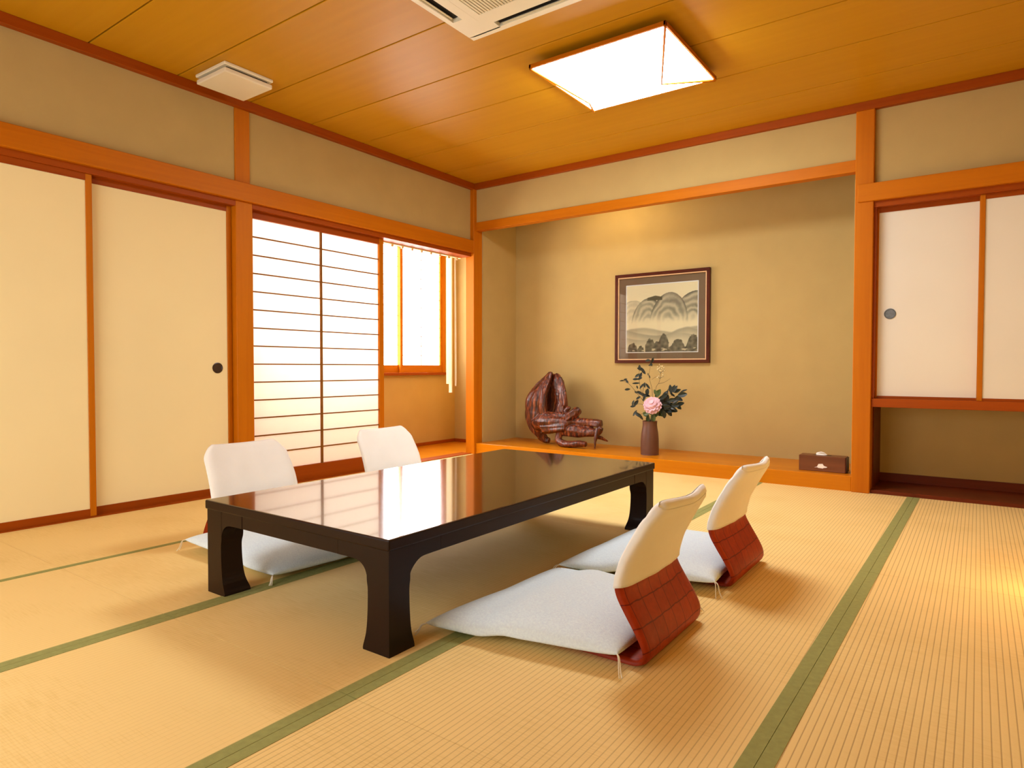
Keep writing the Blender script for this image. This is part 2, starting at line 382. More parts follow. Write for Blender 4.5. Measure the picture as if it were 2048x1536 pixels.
obj('window_frame', (lambda b: (box(b, HX-.05, HX+.03, -2.3, .47, 1.985, 2.02), box(b, HX-.05, HX+.03, .435, .475, .738, 2.02), box(b, HX-.05, HX+.03, -2.3, -2.26, .738, 2.02), b)[-1])(bmesh.new()), M['wZ'], win)
def sash(y0, y1, x, nv, inner):
    s = obj('sash', (lambda b: (box(b, x-.012, x+.012, y0, y1, .738, .812), box(b, x-.012, x+.012, y0, y1, 1.955, 1.985), box(b, x-.012, x+.012, y0, y0+.035, .812, 1.955), box(b, x-.012, x+.012, y1-.03, y1, .812, 1.955), b)[-1])(bmesh.new()), M['wY'], win)
    obj('pane', Bx(x-.008, x-.006, y0+.03, y1-.03, .81, 1.957), M['winpane'], s)
    b = bmesh.new()
    for k in range(1, 12): z = .812+k*.0955; box(b, x-.006, x-.001, y0+.03, y1-.03, z-.0025, z+.0025)
    for k in range(1, nv+1): y = y0+.035+(y1-y0-.065)*k/(nv+1); box(b, x-.006, x, y-.003, y+.003, .812, 1.955)
    obj('lattice', b, M['wY'], s)
sash(-.165, .436, HX+.01, 1, 0)
sash(-.72, -.13, HX-.02, 1, 0); sash(-1.50, -.90, HX+.01, 1, 0); sash(-2.26, -1.49, HX-.02, 1, 0)
obj('sash_post', Bx(HX-.05, HX+.03, -.91, -.71, .738, 1.985), M['wZ'], win)
# vertical blind
vb = thing('vertical_blind', 'cream vertical blind gathered at the right of the hall opening', 'blind', (0, 0, 0))
obj('headrail', Bx(-.135, -.105, -1.05, -.05, 1.785, 1.815, bev=.003), M['slat'], vb)
for k in range(9):
    y = -.10-.115*k
    obj('hook', Bx(-.127, -.113, y-.012, y+.012, 1.768, 1.785, bev=.002), M['slat'], vb)
b = bmesh.new()
for k, (yy, zz) in enumerate(((-.186, .64), (-.150, .56), (-.142, .56))):
    obj('slat', Bx(-.172, -.138, yy-.0012, yy+.0012, zz, 1.785), M['slat'], vb)
b = bmesh.new(); tube(b, smoothpath([(-.12, -.128, 1.785), (-.12, -.126, 1.2), (-.12, -.122, .68), (-.122, -.115, .63), (-.122, -.107, .68), (-.12, -.112, 1.2), (-.12, -.118, 1.785)], 6), .0028, 6)
obj('cord', b, M['thread'], vb, True)

# back wall + alcove
struct('wall_back', Bx(.03, 3.11, .0, .05, 2.10, H), M['wall'], 'sand plaster wall strip above the alcove lintel', 'wall')
trim(Bx(.0, RX, -.03, .01, 2.397, H, bev=.002), M['rX'], 'dark red ceiling moulding along the back wall', 'moulding')
trim(Bx(.032, 3.108, -.012, .055, 2.028, 2.103, bev=.002), M['wX'], 'orange lintel beam across the top of the alcove', 'beam')
trim(Bx(3.108, 3.212, -.03, .08, 0, 2.397, bev=.004), M['wZ'], 'tall orange post at the right side of the alcove', 'post')
trim(Bx(.032, 3.108, -.015, .10, -.02, .098, bev=.004), M['alcove'], 'thick orange front edge of the alcove step', 'step')
struct('floor_alcove', Bx(.03, 3.13, .10, .62, .04, .0975), M['alcove'], 'glossy orange alcove shelf board under root carving and vase', 'floor')
struct('wall_alcove', Bx(-.02, 3.2, .60, .66, .04, 2.42), M['wall'], 'plain sand plaster back wall of the alcove', 'wall')
struct('wall_alcove_left', Bx(-.055, .045, .08, .60, 0, 2.42), M['wall'], 'narrow left side wall of the alcove', 'wall')
struct('wall_alcove_right', Bx(3.09, 3.205, .08, .60, .04, 2.42), M['wall'], 'right side wall inside the alcove', 'wall')
struct('ceiling_alcove', Bx(.0, 3.2, .05, .62, 2.36, 2.42), M['ceil'], 'hidden ceiling of the alcove', 'ceiling')
al = thing('alcove_lamp', 'tube lamp hidden behind the alcove lintel', 'lamp', (1.22, .12, 2.36))
obj('housing', Bx(-.33, .33, -.03, .03, -.03, 0, bev=.003), M['white'], al)
b = bmesh.new(); tube(b, [(-.29, 0, -.055), (.29, 0, -.055)], .014, 12); obj('tube', b, M['tube'], al, True)
for s in (-1, 1): obj('socket', Bx(s*.29-.008, s*.29+.008, -.018, .018, -.08, -.03), M['white'], al)

# closet on the right
struct('wall_back_right', Bx(3.205, RX+.05, .01, .06, 1.93, H), M['wall'], 'sand plaster wall above the right closet beam', 'wall')
trim(Bx(3.124, RX, -.042, .01, 1.826, 1.936, bev=.003), M['wX'], 'orange beam above the white closet doors on the right', 'beam')
trim(Bx(3.212, RX, -.012, .07, 1.79, 1.826), M['rX'], 'dark red upper track over the white closet doors', 'rail')
trim(Bx(3.212, 3.226, -.005, .08, .60, 1.79), M['rZ'], 'thin dark jamb beside the white closet doors', 'jamb')
trim(Bx(3.212, RX, -.012, .44, .545, .598, bev=.002), M['rX'], 'orange shelf board below the white closet doors', 'shelf')
def cdoor(n, x0, x1, y, label, pull=None):
    r = sthing('door_%d' % n, label, 'closet door')
    obj('paper_panel', Bx(x0+.006, x1-.006, y+.004, y+.02, .606, 1.772), M['closet'], r)
    for a, b_ in ((x0, x0+.024), (x1-.024, x1)): obj('stile', Bx(a, b_, y-.004, y+.024, .598, 1.79, bev=.002), M['wZ'], r)
    obj('bottom_rail', Bx(x0+.024, x1-.024, y, y+.024, .598, .614), M['rX'], r)
    obj('top_rail', Bx(x0+.024, x1-.024, y, y+.024, 1.762, 1.79), M['rX'], r)
    if pull: obj('pull', disc(bmesh.new(), (pull[0], y+.004, pull[1]), (0, -1, 0), [(.033, -.004), (.033, .003), (.029, .0045), (.026, .0015), (.001, .0015)]), M['steel'], r, label='round grey metal pull')
cdoor(4, 3.212, 3.772, .044, 'white closet door with round grey pull beside the alcove post', (3.302, 1.128))
cdoor(5, 3.752, RX, .010, 'white closet door cut by the right edge, nearest the side wall')
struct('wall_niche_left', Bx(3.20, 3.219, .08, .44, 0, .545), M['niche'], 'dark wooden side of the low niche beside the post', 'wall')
struct('wall_niche', Bx(3.2, RX+.05, .43, .47, 0, .56), M['wall'], 'shaded plaster back of the low niche under the closet doors', 'wall')
struct('wall_closet_back', Bx(3.2, RX+.05, .43, .47, .56, 1.95), M['wall'], 'plaster wall hidden behind the white closet doors', 'wall')
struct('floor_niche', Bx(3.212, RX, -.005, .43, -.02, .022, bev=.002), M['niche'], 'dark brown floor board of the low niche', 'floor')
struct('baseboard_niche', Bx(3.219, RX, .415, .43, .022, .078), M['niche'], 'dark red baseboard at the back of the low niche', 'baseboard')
# walls out of frame
struct('wall_right', Bx(RX, RX+.08, FY, .47, 0, H), M['wall'], 'sand plaster wall right of the closet', 'wall')
struct('wall_front', Bx(-.14, RX+.08, FY-.08, FY, 0, H), M['fusuma'], 'cream wall behind the viewer', 'wall')

# ------------------------------------------------------------------ ceiling lamp
LX, LY, LZ = 2.155, -1.352, 2.395
lp = thing('ceiling_lamp', 'glowing square paper ceiling lamp with thin wooden edge', 'lamp', (LX, LY, H))
hx, hy = .388, .362; dz = LZ-H
b = bmesh.new()
for (x0, x1, y0, y1) in ((-hx, hx, -hy, -hy+.014), (-hx, hx, hy-.014, hy), (-hx, -hx+.014, -hy, hy), (hx-.014, hx, -hy, hy)):
    box(b, x0, x1, y0, y1, dz, dz+.022, bev=.002)
obj('wooden_edge', b, M['wX'], lp)
obj('mount', Bx(-.24, .24, -.22, .22, dz+.022, 0), M['white'], lp)
obj('back_plate', Bx(-hx+.012, hx-.012, -hy+.012, hy-.012, dz+.012, dz+.026), M['white'], lp)
e = .216; zr = 2.293-H
A, Bc, Cc, D = [(-hx+.006, -hy+.006, dz+.003), (hx-.006, -hy+.006, dz+.003), (hx-.006, hy-.006, dz+.003), (-hx+.006, hy-.006, dz+.003)]
E1, F1 = (e, 0, zr), (-e, 0, zr)
b = bmesh.new(); vs = [b.verts.new(p) for p in (A, Bc, Cc, D, E1, F1)]
for q in ((0, 1, 4, 5), (2, 3, 5, 4), (1, 2, 4), (3, 0, 5)): b.faces.new([vs[i] for i in q])
obj('paper_shade', b, M['lamp'], lp)
for p, q in ((Bc, E1), (Cc, E1), (A, F1), (D, F1)):
    b = bmesh.new(); tube(b, [Vector(p)-Vector((0, 0, .005)), Vector(q)-Vector((0, 0, .005))], [.0075, .004], 6); obj('rib', b, M['wX'], lp)

# ------------------------------------------------------------------ air conditioner
ac = thing('air_conditioner', 'ivory ceiling cassette air conditioner with central grille at top edge', 'air conditioner', (1.675+.475, -2.07-.475, H))
hw = .475; zb = -.030
def frame_ring(bm, o, i, z0, z1):
    for (x0, x1, y0, y1) in ((-o, o, i, o), (-o, o, -o, -i), (-o, -i, -i, i), (i, o, -i, i)): box(bm, x0, x1, y0, y1, z0, z1)
b = bmesh.new()
sl0, sl1, sle = .385, .440, .28      # slot inner / outer / half length
frame_ring(b, hw, sl1, zb, 0)
for s in (-1, 1):
    for t in (-1, 1): box(b, s*sl0, s*sl1, t*sle, t*sl1, zb, 0); box(b, s*sle, s*sl0, t*sl0, t*sl1, zb, 0)
frame_ring(b, sl0, .334, zb, 0)
for v in b.verts:
    if v.co.z < zb+.001 and max(abs(v.co.x), abs(v.co.y)) > hw-.001:
        v.co.x *= .982; v.co.y *= .982
obj('panel', b, M['white'], ac)
obj('duct', Bx(-.45, .45, -.45, .45, -.010, -.004), M['black'], ac)
for k in range(4):
    b = bmesh.new(); m = Matrix.Rotation(k*PI/2, 4, 'Z')
    t = bmesh.new(); box(t, -sle+.02, sle-.02, sl0+.040, sl1-.003, -.024, -.020, bev=.0015)
    bmesh.ops.transform(t, matrix=m, verts=t.verts[:]); merge(b, t); obj('flap', b, M['grille'], ac)
gr = obj('grille_frame', (lambda b: (frame_ring(b, .331, .292, zb-.002, -.01), b)[-1])(bmesh.new()), M['white'], ac)
obj('grille_back', Bx(-.292, .292, -.292, .292, -.014, -.010), M['black'], gr)
b = bmesh.new()
for k in range(36):
    x = -.288+k*.0161; box(b, x, x+.0105, -.292, .292, zb-.001, -.018)
obj('louvers', b, M['grille'], gr)

# ceiling vent
dv = thing('ceiling_vent', 'small square ivory vent cover on the ceiling above the short post', 'vent', (.27, -2.505, H))
obj('base', Bx(-.15, .15, -.15, .15, -.018, 0, bev=.004), M['white'], dv)
obj('neck', Bx(-.125, .125, -.125, .125, -.034, -.018), M['black'], dv)
obj('cover', Bx(-.146, .146, -.146, .146, -.056, -.030, bev=.006, seg=2), M['white'], dv)

# ------------------------------------------------------------------ low table
TX0, TX1, TY0, TY1, TZ = 1.555, 2.476, -3.420, -1.648, .325
tb = thing('low_table', 'dark lacquered low table with glossy top in the middle of the room', 'table', ((TX0+TX1)/2, (TY0+TY1)/2, 0))
wx, wy = (TX1-TX0)/2, (TY1-TY0)/2
top_ = obj('tabletop', Bx(-wx, wx, -wy, wy, .293, TZ, bev=.005, seg=2), M['laqtop'], tb)
top_.data.materials.append(M['lacquer'])
for p in top_.data.polygons: p.material_index = 0 if p.normal.z > .6 else 1
ix, iy = wx-.006, wy-.006
def apron(ax, s):
    return Bx(-ix+.212, ix-.212, s*(iy-.0015), s*(iy-.022), .2505, .2925) if ax == 'X' else Bx(s*(ix-.0015), s*(ix-.022), -iy+.212, iy-.212, .2505, .2925)
for s in (-1, 1): obj('apron', apron('X', s), M['lacquer'], tb); obj('apron', apron('Y', s), M['lacquer'], tb)
def leg(sx, sy):
    """corner leg: two shaped cheeks flaring into the aprons plus a tapered core"""
    prof = [(.105, .0), (.104, .012), (.092, .05), (.086, .10), (.084, .17), (.088, .205), (.100, .232), (.125, .249), (.16, .2505), (.2, .2505)]
    b = bmesh.new(); rings = []
    for (w, z) in smoothpath(prof[:6]+[(.088, .292)], 4):
        rings.append([(sx*ix, sy*iy, z), (sx*(ix-w), sy*iy, z), (sx*(ix-w), sy*(iy-w*.93), z), (sx*ix, sy*(iy-w*.93), z)])
    loft(b, rings)
    e = .0006
    for ax in (0, 1):
        sc_ = 1.0 if ax == 0 else .93
        pts = smoothpath([(.086*sc_, .19), (.090*sc_, .215), (.103, .236), (.128, .2485), (.165, .2505), (.21, .2505)], 4)
        outl = [(.05, .19)]+pts+[(.21, .2925), (.05, .2925)]
        fr, bk = [], []
        for (w, z) in outl:
            if ax == 0: fr.append((sx*(ix-w), sy*(iy-e), z)); bk.append((sx*(ix-w), sy*(iy-.05), z))
            else: fr.append((sx*(ix-e), sy*(iy-w), z)); bk.append((sx*(ix-.05), sy*(iy-w), z))
        loft(b, [fr, bk])
    return b
for sx in (-1, 1):
    for sy in (-1, 1): obj('leg', leg(sx, sy), M['lacquer'], tb)

# ------------------------------------------------------------------ legless chairs (local: sitter faces -x, back at x about 0)
PRO = [(-.43, .010), (-.30, .010), (-.15, .010), (-.06, .010), (.0, .012), (.018, .030), (.020, .055), (.005, .095), (-.018, .140), (-.036, .180), (-.040, .215), (-.030, .255), (-.004, .315), (.030, .375), (.058, .420), (.062, .426)]
def slab(path, wfun, th, cfun, n=14, soft=.35):
    """sheet swept along an x-z path, width along y; returns bmesh with rounded rim"""
    b = bmesh.new(); rings = []
    P = [Vector((p[0], p[1])) for p in path]
    for i, p in enumerate(P):
        t = (P[min(i+1, len(P)-1)]-P[max(i-1, 0)]).normalized(); nn = Vector((-t.y, t.x))
        w = wfun(i/(len(P)-1)); T = th(i/(len(P)-1)); ring = []
        for side in (1, -1):
            for k in range(n+1):
                s = -1+2*k/n; s *= side
                yy = s*w; ed = min(1, (1-abs(s))/soft*1.0) if soft else 1
                tt = T*math.sqrt(max(0.0, 1-(1-ed)**2)) if soft else T
                off = side*tt/2
                q = p + nn*off
                ring.append((q.x - cfun(i/(len(P)-1))*(s*s), yy, q.y))
        rings.append(ring)
    loft(b, rings); bmesh.ops.remove_doubles(b, verts=b.verts[:], dist=.0002); return b
def make_chair(label):
    r = thing('floor_chair', label, 'floor chair', group='legless chairs around the low table')
    path = smoothpath(PRO, 5)
    spath = [p for p in path if p[1] < .395]
    def w(t):
        z = spath[min(len(spath)-1, int(round(t*(len(spath)-1))))]
        if z[1] < .02 and z[0] < -.06: return .205+.01*min(1, (z[0]+.43)/.1)
        return .215-.016*max(0, (z[1]-.2)/.2)-(.02*max(0, (z[1]-.405)/.02)**2)
    cv = lambda t: min(.022, max(0, spath[min(len(spath)-1, int(round(t*(len(spath)-1))))][1]-.03)*.13)
    obj('shell', slab(spath, w, lambda t: .016, cv, 16, .06), M['chair'], r, True)
    cp = [p for p in path if p[1] > .207]
    cp = cp + [(cp[-1][0]+.004, .434), (cp[-1][0]+.0045, .438)]
    cp[0] = (cp[0][0], .205)
    n = len(cp)
    def cw(t):
        k = t*(n-1)
        z = cp[min(n-1, int(round(k)))][1]
        return .222-.010*(z-.2)/.2-(.0 if z < .37 else .055*((z-.37)/.068)**2.2)
    def ct(t):
        z = cp[min(n-1, int(round(t*(n-1))))][1]
        return .034 if z < .41 else .034*math.sqrt(max(.02, 1-((z-.41)/.0285)**2))
    def cc(t):
        z = cp[min(n-1, int(round(t*(n-1))))][1]; return min(.022, (z-.03)*.13)
    b = slab(cp, cw, ct, cc, 24, .22)
    for v in b.verts:
        d = noise.noise(v.co*13+Vector((3, 1, 7)))*.004+noise.noise(v.co*31)*.0015
        v.co.x += d
        if v.co.z > .40: v.co.z += .010*(abs(v.co.y)/.2)**1.5*min(1, (v.co.z-.40)/.03)-.004
    obj('cover', b, M['cloth'], r, True, label='white cotton cover over the top half')
    return r
c1 = make_chair('red brown floor chair with white cover, nearest the viewer on the right of the table')
c1.location = (3.043, -2.872, 0); c1.rotation_euler = (0, 0, 0)
dup(c1, (3.036, -2.115, 0), 0, 'red brown floor chair with white cover, right of the table, nearer the alcove')
dup(c1, (.995, -2.895, 0), PI, 'floor chair left of the table, nearest the cream sliding doors')
dup(c1, (.985, -2.015, 0), PI, 'floor chair left of the table, in front of the paper screen near the hall opening')

# ------------------------------------------------------------------ cushions
def make_cushion(label, loc, corners, seatx, zt, seed=0, sign=1):
    """corners local (x,y): front-near, back-near, back-far, front-far; seatx: local x beyond which it lies on the chair seat"""
    r = thing('floor_cushion', label, 'cushion', loc, group='light grey cushions on the floor chairs')
    b = bmesh.new(); n = 40
    c = [Vector((p[0], p[1])) for p in corners]
    def basez(x): 
        t = max(0, min(1, (x*sign-(seatx-.10))/.10)); return .0025+.0185*t*t*(3-2*t)
    top, bot = [], []
    for i in range(n+1):
        rt, rb = [], []
        for j in range(n+1):
            # denser near edges
            s = math.sin((i/n-.5)*PI); t = math.sin((j/n-.5)*PI)
            es = 1-.035*(1-t*t); et = 1-.035*(1-s*s)
            u, v = (s*es+1)/2, (t*et+1)/2
            p = c[0]*(1-u)*(1-v)+c[1]*u*(1-v)+c[2]*u*v+c[3]*(1-u)*v
            f = max(0, (1-abs(s)**3.0)*(1-abs(t)**3.0))**.36
            z0 = basez(p.x)
            puff = zt*(f*(.92+.06*noise.noise(Vector((p.x*6+seed, p.y*6, 0)))))
            mid = .018 + .012*(abs(s*t))
            lo = z0+mid*(1-f**.9)
            hi = z0+mid*(1-f**.9)+puff
            rt.append(b.verts.new((p.x, p.y, hi))); rb.append(b.verts.new((p.x, p.y, lo)))
        top.append(rt); bot.append(rb)
    for i in range(n):
        for j in range(n):
            b.faces.new((top[i][j], top[i+1][j], top[i+1][j+1], top[i][j+1]))
            b.faces.new((bot[i][j], bot[i][j+1], bot[i+1][j+1], bot[i+1][j]))
    bmesh.ops.remove_doubles(b, verts=b.verts[:], dist=.0004)
    obj('cushion_body', b, M['cotton'], r, True)
    rnd = random.Random(seed)
    for k, p in enumerate(c):
        ctr = sum(c, Vector((0, 0)))/4; d = (p-ctr).normalized(); z = basez(p.x)+.029
        b = bmesh.new()
        for q in range(3):
            a = rnd.uniform(-.5, .5); dd = Vector((d.x*math.cos(a)-d.y*math.sin(a), d.x*math.sin(a)+d.y*math.cos(a)))
            pts = [(p.x-d.x*.008, p.y-d.y*.008, z), (p.x+dd.x*.012, p.y+dd.y*.012, z-.004), (p.x+dd.x*.022, p.y+dd.y*.022, z*.4), (p.x+dd.x*.034, p.y+dd.y*.034, .004)]
            tube(b, smoothpath(pts, 4), .0016, 5)
        obj('tassel', b, M['thread'], r, True)
    return r
O1 = Vector((2.74, -2.86))
def loc_(pts, o): return [(p[0]-o[0], p[1]-o[1]) for p in pts]
make_cushion('light grey cushion of the chair nearest the viewer, right of the table', (2.74, -2.86, 0), loc_([(2.437, -3.235), (3.012, -3.130), (3.018, -2.60), (2.478, -2.56)], (2.74, -2.86)), -.05, .085, 1)
make_cushion('light grey cushion right of the table on the chair nearer the alcove', (2.74, -2.12, 0), loc_([(2.455, -2.515), (3.03, -2.42), (3.0, -1.84), (2.47, -1.82)], (2.74, -2.12)), -.05, .085, 2)
make_cushion('light grey cushion left of the table, seen under its near end', (1.33, -2.92, 0), loc_([(1.675, -3.232), (1.005, -3.205), (1.03, -2.63), (1.70, -2.64)], (1.33, -2.92)), .05-.1, .08, 3, -1)
make_cushion('light grey cushion hidden behind the table before the paper screen', (1.32, -2.02, 0), loc_([(1.65, -2.32), (1.02, -2.30), (1.02, -1.72), (1.64, -1.73)], (1.32, -2.02)), -.05, .08, 4, -1)

# ------------------------------------------------------------------ picture
PX0, PX1, PZ0, PZ1, PY = 1.140, 1.985, .829, 1.602, .566
pc = thing('framed_picture', 'framed grey ink landscape on the alcove wall', 'picture', ((PX0+PX1)/2, .60, PZ0))
pw, ph = (PX1-PX0)/2, PZ1-PZ0; yf = PY-.60
def rect_frame(x, z0, z1, w, y0, y1):
    b = bmesh.new()
    for (a, c_, d, e_) in ((-x, x, z0, z0+w), (-x, x, z1-w, z1), (-x, -x+w, z0+w, z1-w), (x-w, x, z0+w, z1-w)): box(b, a, c_, y0, y1, d, e_, bev=.002)
    return b
obj('frame', rect_frame(pw, 0, ph, .026, yf, -.001), M['frame'], pc)
obj('gold_lip', rect_frame(pw-.026, .026, ph-.026, .010, yf+.006, -.004), M['gold'], pc, label='pale gold inner lip')
obj('mat_board', Bx(-pw+.03, pw-.03, -.012, -.004, .03, ph-.03), M['mat'], pc, label='taupe mat board')
# painting: grid with a colour attribute
ax0, ax1, az0, az1 = -.318, .317, .095, .670
b = bmesh.new(); n = 150; cl = b.loops.layers.color.new('paint')
def sstep(a, c_, x):
    t = max(0, min(1, (x-a)/(c_-a))); return t*t*(3-2*t)
def paint(u, v):
    col = Vector((.96, .90, .72)); nz_ = noise.fractal(Vector((u*5, v*5, 2)), 1, 2, 4)
    ink = 0; tint = Vector((.42, .42, .36))
    mist = sstep(.42, .60, v+.03*nz_)
    for (cx, cy, a, h, sk, hatch) in ((.93, .45, .30, .42, .25, 1.0), (.08, .42, .26, .36, .1, .35), (.30, .42, .23, .38, .12, .9), (.60, .40, .27, .47, .10, 1.0)):
        x = u-cx-sk*(v-cy)*.6; d = math.sqrt((x/a)**2+((v-cy)/h)**2) if v > cy-.2 else 9
        if d < 1:
            st = .5+.5*math.sin(d*26+3*nz_)
            ink = hatch*(.20+.34*st*(1-.25*d)+.30*sstep(.86, 1, d))
            if x > 0: ink *= 1.12
    if .30 < u < .52 and .76 < v < .835-.25*abs(u-.42): ink = max(ink, .72); tint = Vector((.30, .30, .16))
    ink *= mist
    h1 = .30+.05*math.sin(u*6.5+.5)+.02*nz_
    for (hh, s_, k_) in ((.34, .0, .30), (.30, 1.7, .38), (.24, 3.1, .3)):
        e_ = hh+.04*math.sin(u*7+s_)+.03*math.exp(-((u-.85)/.2)**2)+.012*nz_
        if v < e_: ink = max(ink, k_*sstep(0, .03, e_-v)*(1-.75*sstep(0, .16, e_-v)))
    tr = 0
    for (cx, top, w) in ((.09, .14, .07), (.21, .09, .05), (.35, .20, .075), (.46, .16, .09), (.54, .27, .075), (.74, .19, .09), (.95, .25, .09), (.66, .10, .05), (.87, .09, .05)):
        e_ = top*(1-((u-cx)/w)**2*.55) + .02*noise.noise(Vector((u*40, v*40, 1)))
        if abs(u-cx) < w*(1+.15*noise.noise(Vector((v*30, cx*9, 0)))) and v < e_:
            tr = max(tr, .62+.25*noise.noise(Vector((u*22, v*22, 5))))
    if tr: ink = max(ink, tr); tint = Vector((.20, .19, .14))
    if tr and .015 < v < .06 and noise.noise(Vector((u*14, v*40, 9))) > .28: ink *= .2
    ink = max(0, min(.92, ink))
    return col*(1-ink)+tint*.62*ink
V = [[b.verts.new((ax0+(ax1-ax0)*i/n, -.0135, az0+(az1-az0)*j/n)) for j in range(n+1)] for i in range(n+1)]
PC = [[paint(i/n, j/n) for j in range(n+1)] for i in range(n+1)]
for i in range(n):
    for j in range(n):
        f = b.faces.new((V[i][j], V[i+1][j], V[i+1][j+1], V[i][j+1]))
        for lp_, (p, q) in zip(f.loops, ((i, j), (i+1, j), (i+1, j+1), (i, j+1))): lp_[cl] = (*PC[p][q], 1)
m, nt, bs = newmat('ink_painting'); vc = N(nt, 'ShaderNodeVertexColor'); vc.layer_name = 'paint'
nt.links.new(vc.outputs['Color'], bs.inputs['Base Color']); bs.inputs['Roughness'].default_value = .85
obj('painting', b, m, pc, label='grey ink painting of misty mountains and trees')
obj('paper_edge', rect_frame(.325, .088, .677, .008, -.0150, -.011), M['cloth'], pc)
obj('glass', Bx(-pw+.034, pw-.034, -.020, -.0185, .034, ph-.034), M['glass'], pc)

# ------------------------------------------------------------------ root carving
def dz_(u, v, y): return at(1030+u/8.535, 730+v/8.535, 'Y', y)
DB = dz_(800, 1400, .26); DB.z = .098
dr = thing('root_carving', 'polished reddish brown root wood carving at the left of the alcove', 'carving', DB)
b = bmesh.new(); px = .00595/8.535*8.535/8.535*1.0
PXM = .00062   # metres per zoomed pixel at that depth
def limb(pts, flat=1.0, nz=.25, seed=0, n=18):
    P = smoothpath([(*(dz_(p[0], p[1], p[3])-DB), p[2]*PXM) for p in pts], 6)
    tube(b, [p[:3] for p in P], [max(.004, p[3]) for p in P], n, flat, nz, seed)
limb([(470, 1180, 80, .30), (350, 1000, 120, .30), (330, 800, 150, .30), (370, 600, 150, .31), (450, 420, 120, .33), (540, 260, 75, .35), (612, 130, 30, .36)], .75, .3, 1)
limb([(250, 900, 40, .33), (225, 700, 40, .34), (250, 540, 36, .35), (330, 440, 25, .36)], 1, .2, 2)
limb([(510, 900, 60, .26), (478, 700, 55, .24), (492, 450, 50, .26), (570, 250, 38, .31), (620, 120, 22, .34)], 1, .3, 3)
limb([(770, 830, 125, .36), (785, 680, 110, .36), (768, 500, 100, .36), (735, 330, 100, .37), (715, 230, 75, .37), (700, 175, 45, .37), (690, 150, 22, .37)], .6, .3, 4)
limb([(850, 700, 40, .30), (845, 520, 36, .31), (815, 330, 26, .34), (780, 210, 16, .36)], 1, .2, 5)
limb([(600, 850, 60, .45), (590, 600, 80, .46), (610, 350, 70, .45), (640, 190, 50, .40), (650, 150, 35, .40)], .5, .2, 6)
limb([(360, 1020, 110, .28), (520, 960, 130, .26), (700, 960, 130, .26), (880, 960, 110, .26), (1000, 960, 70, .27)], .9, .3, 7)
limb([(480, 1080, 80, .24), (700, 1070, 70, .22), (880, 1060, 60, .22)], 1, .3, 8)
limb([(860, 800, 40, .30), (905, 745, 34, .30), (945, 735, 22, .30)], 1, .2, 9)
limb([(900, 900, 75, .24), (980, 850, 75, .24), (1060, 800, 62, .24), (1110, 810, 40, .24)], 1, .55, 10, 7)
limb([(980, 960, 70, .27), (1150, 975, 62, .26), (1300, 985, 58, .26), (1420, 1000, 62, .26), (1476, 1005, 56, .26)], .9, .35, 11, 10)
limb([(820, 1100, 85, .25), (1000, 1120, 85, .25), (1180, 1140, 72, .25), (1330, 1150, 60, .25), (1430, 1130, 45, .25), (1465, 1060, 35, .25)], .9, .3, 12)
limb([(420, 1110, 85, .30), (450, 1200, 70, .31), (520, 1270, 52, .33), (590, 1290, 40, .34)], 1, .3, 13)
limb([(800, 1120, 60, .24), (750, 1200, 52, .23), (750, 1290, 50, .22), (830, 1340, 52, .20), (1000, 1350, 46, .20), (1120, 1345, 44, .20), (1215, 1350, 34, .20)], 1, .25, 14)
limb([(1420, 1080, 36, .21), (1385, 1200, 28, .19), (1368, 1310, 18, .18), (1362, 1432, 7, .17)], 1, .2, 15, 10)
limb([(1370, 1230, 30, .27), (1450, 1240, 28, .30), (1530, 1275, 20, .33), (1590, 1303, 7, .35)], 1, .2, 16, 10)
o = obj('carving_body', b, M['drift'], dr, True)
md = o.modifiers.new('join', 'REMESH'); md.mode = 'VOXEL'; md.voxel_size = .005; md.use_smooth_shade = True
tx = bpy.data.textures.new('gnarl', 'CLOUDS'); tx.noise_scale = .035
md = o.modifiers.new('gnarl', 'DISPLACE'); md.texture = tx; md.strength = .005; md.mid_level = .5

# ------------------------------------------------------------------ vase + flowers
VC = at(1299.5, 906, 'Z', .098); VC.y += .065; VC.x -= .04; VC.z = .098
VC = Vector((at(1299.5, 880, 'Y', .20).x, .20, .098))
vs_ = thing('vase', 'brown stoneware vase holding flowers in the alcove', 'vase', VC)
b = bmesh.new(); lathe(b, smoothpath([(.004, .001), (.066, .001), (.071, .006), (.0715, .05), (.070, .12), (.066, .17), (.060, .21), (.057, .235), (.0575, .262), (.059, .268), (.055, .266), (.051, .25), (.05, .12), (.004, .10)], 3), 40)
obj('vase_body', b, M['clay'], vs_, True)
def fz(u, v, y=None): return at(1230+u/7.3125, 710+v/7.3125, 'Y', .20 if y is None else y)
mouth = VC+Vector((0, 0, .25)); rnd = random.Random(5)
def leafmesh(bm, base, d, L_, W, nrm):
    d = d.normalized(); s = d.cross(nrm).normalized(); up = s.cross(d).normalized(); pts = []
    n_ = 6; mid, lf, rt = [], [], []
    for k in range(n_+1):
        t = k/n_; w = W*math.sin(PI*min(1, t*.93+.03))**.8*.5
        c_ = base+d*(L_*t)+up*(-.10*L_*t*t)
        mid.append(bm.verts.new(c_-up*.0008)); lf.append(bm.verts.new(c_+s*w+up*w*.25)); rt.append(bm.verts.new(c_-s*w+up*w*.25))
    for k in range(n_):
        bm.faces.new((mid[k], mid[k+1], lf[k+1], lf[k])); bm.faces.new((mid[k], rt[k], rt[k+1], mid[k+1]))
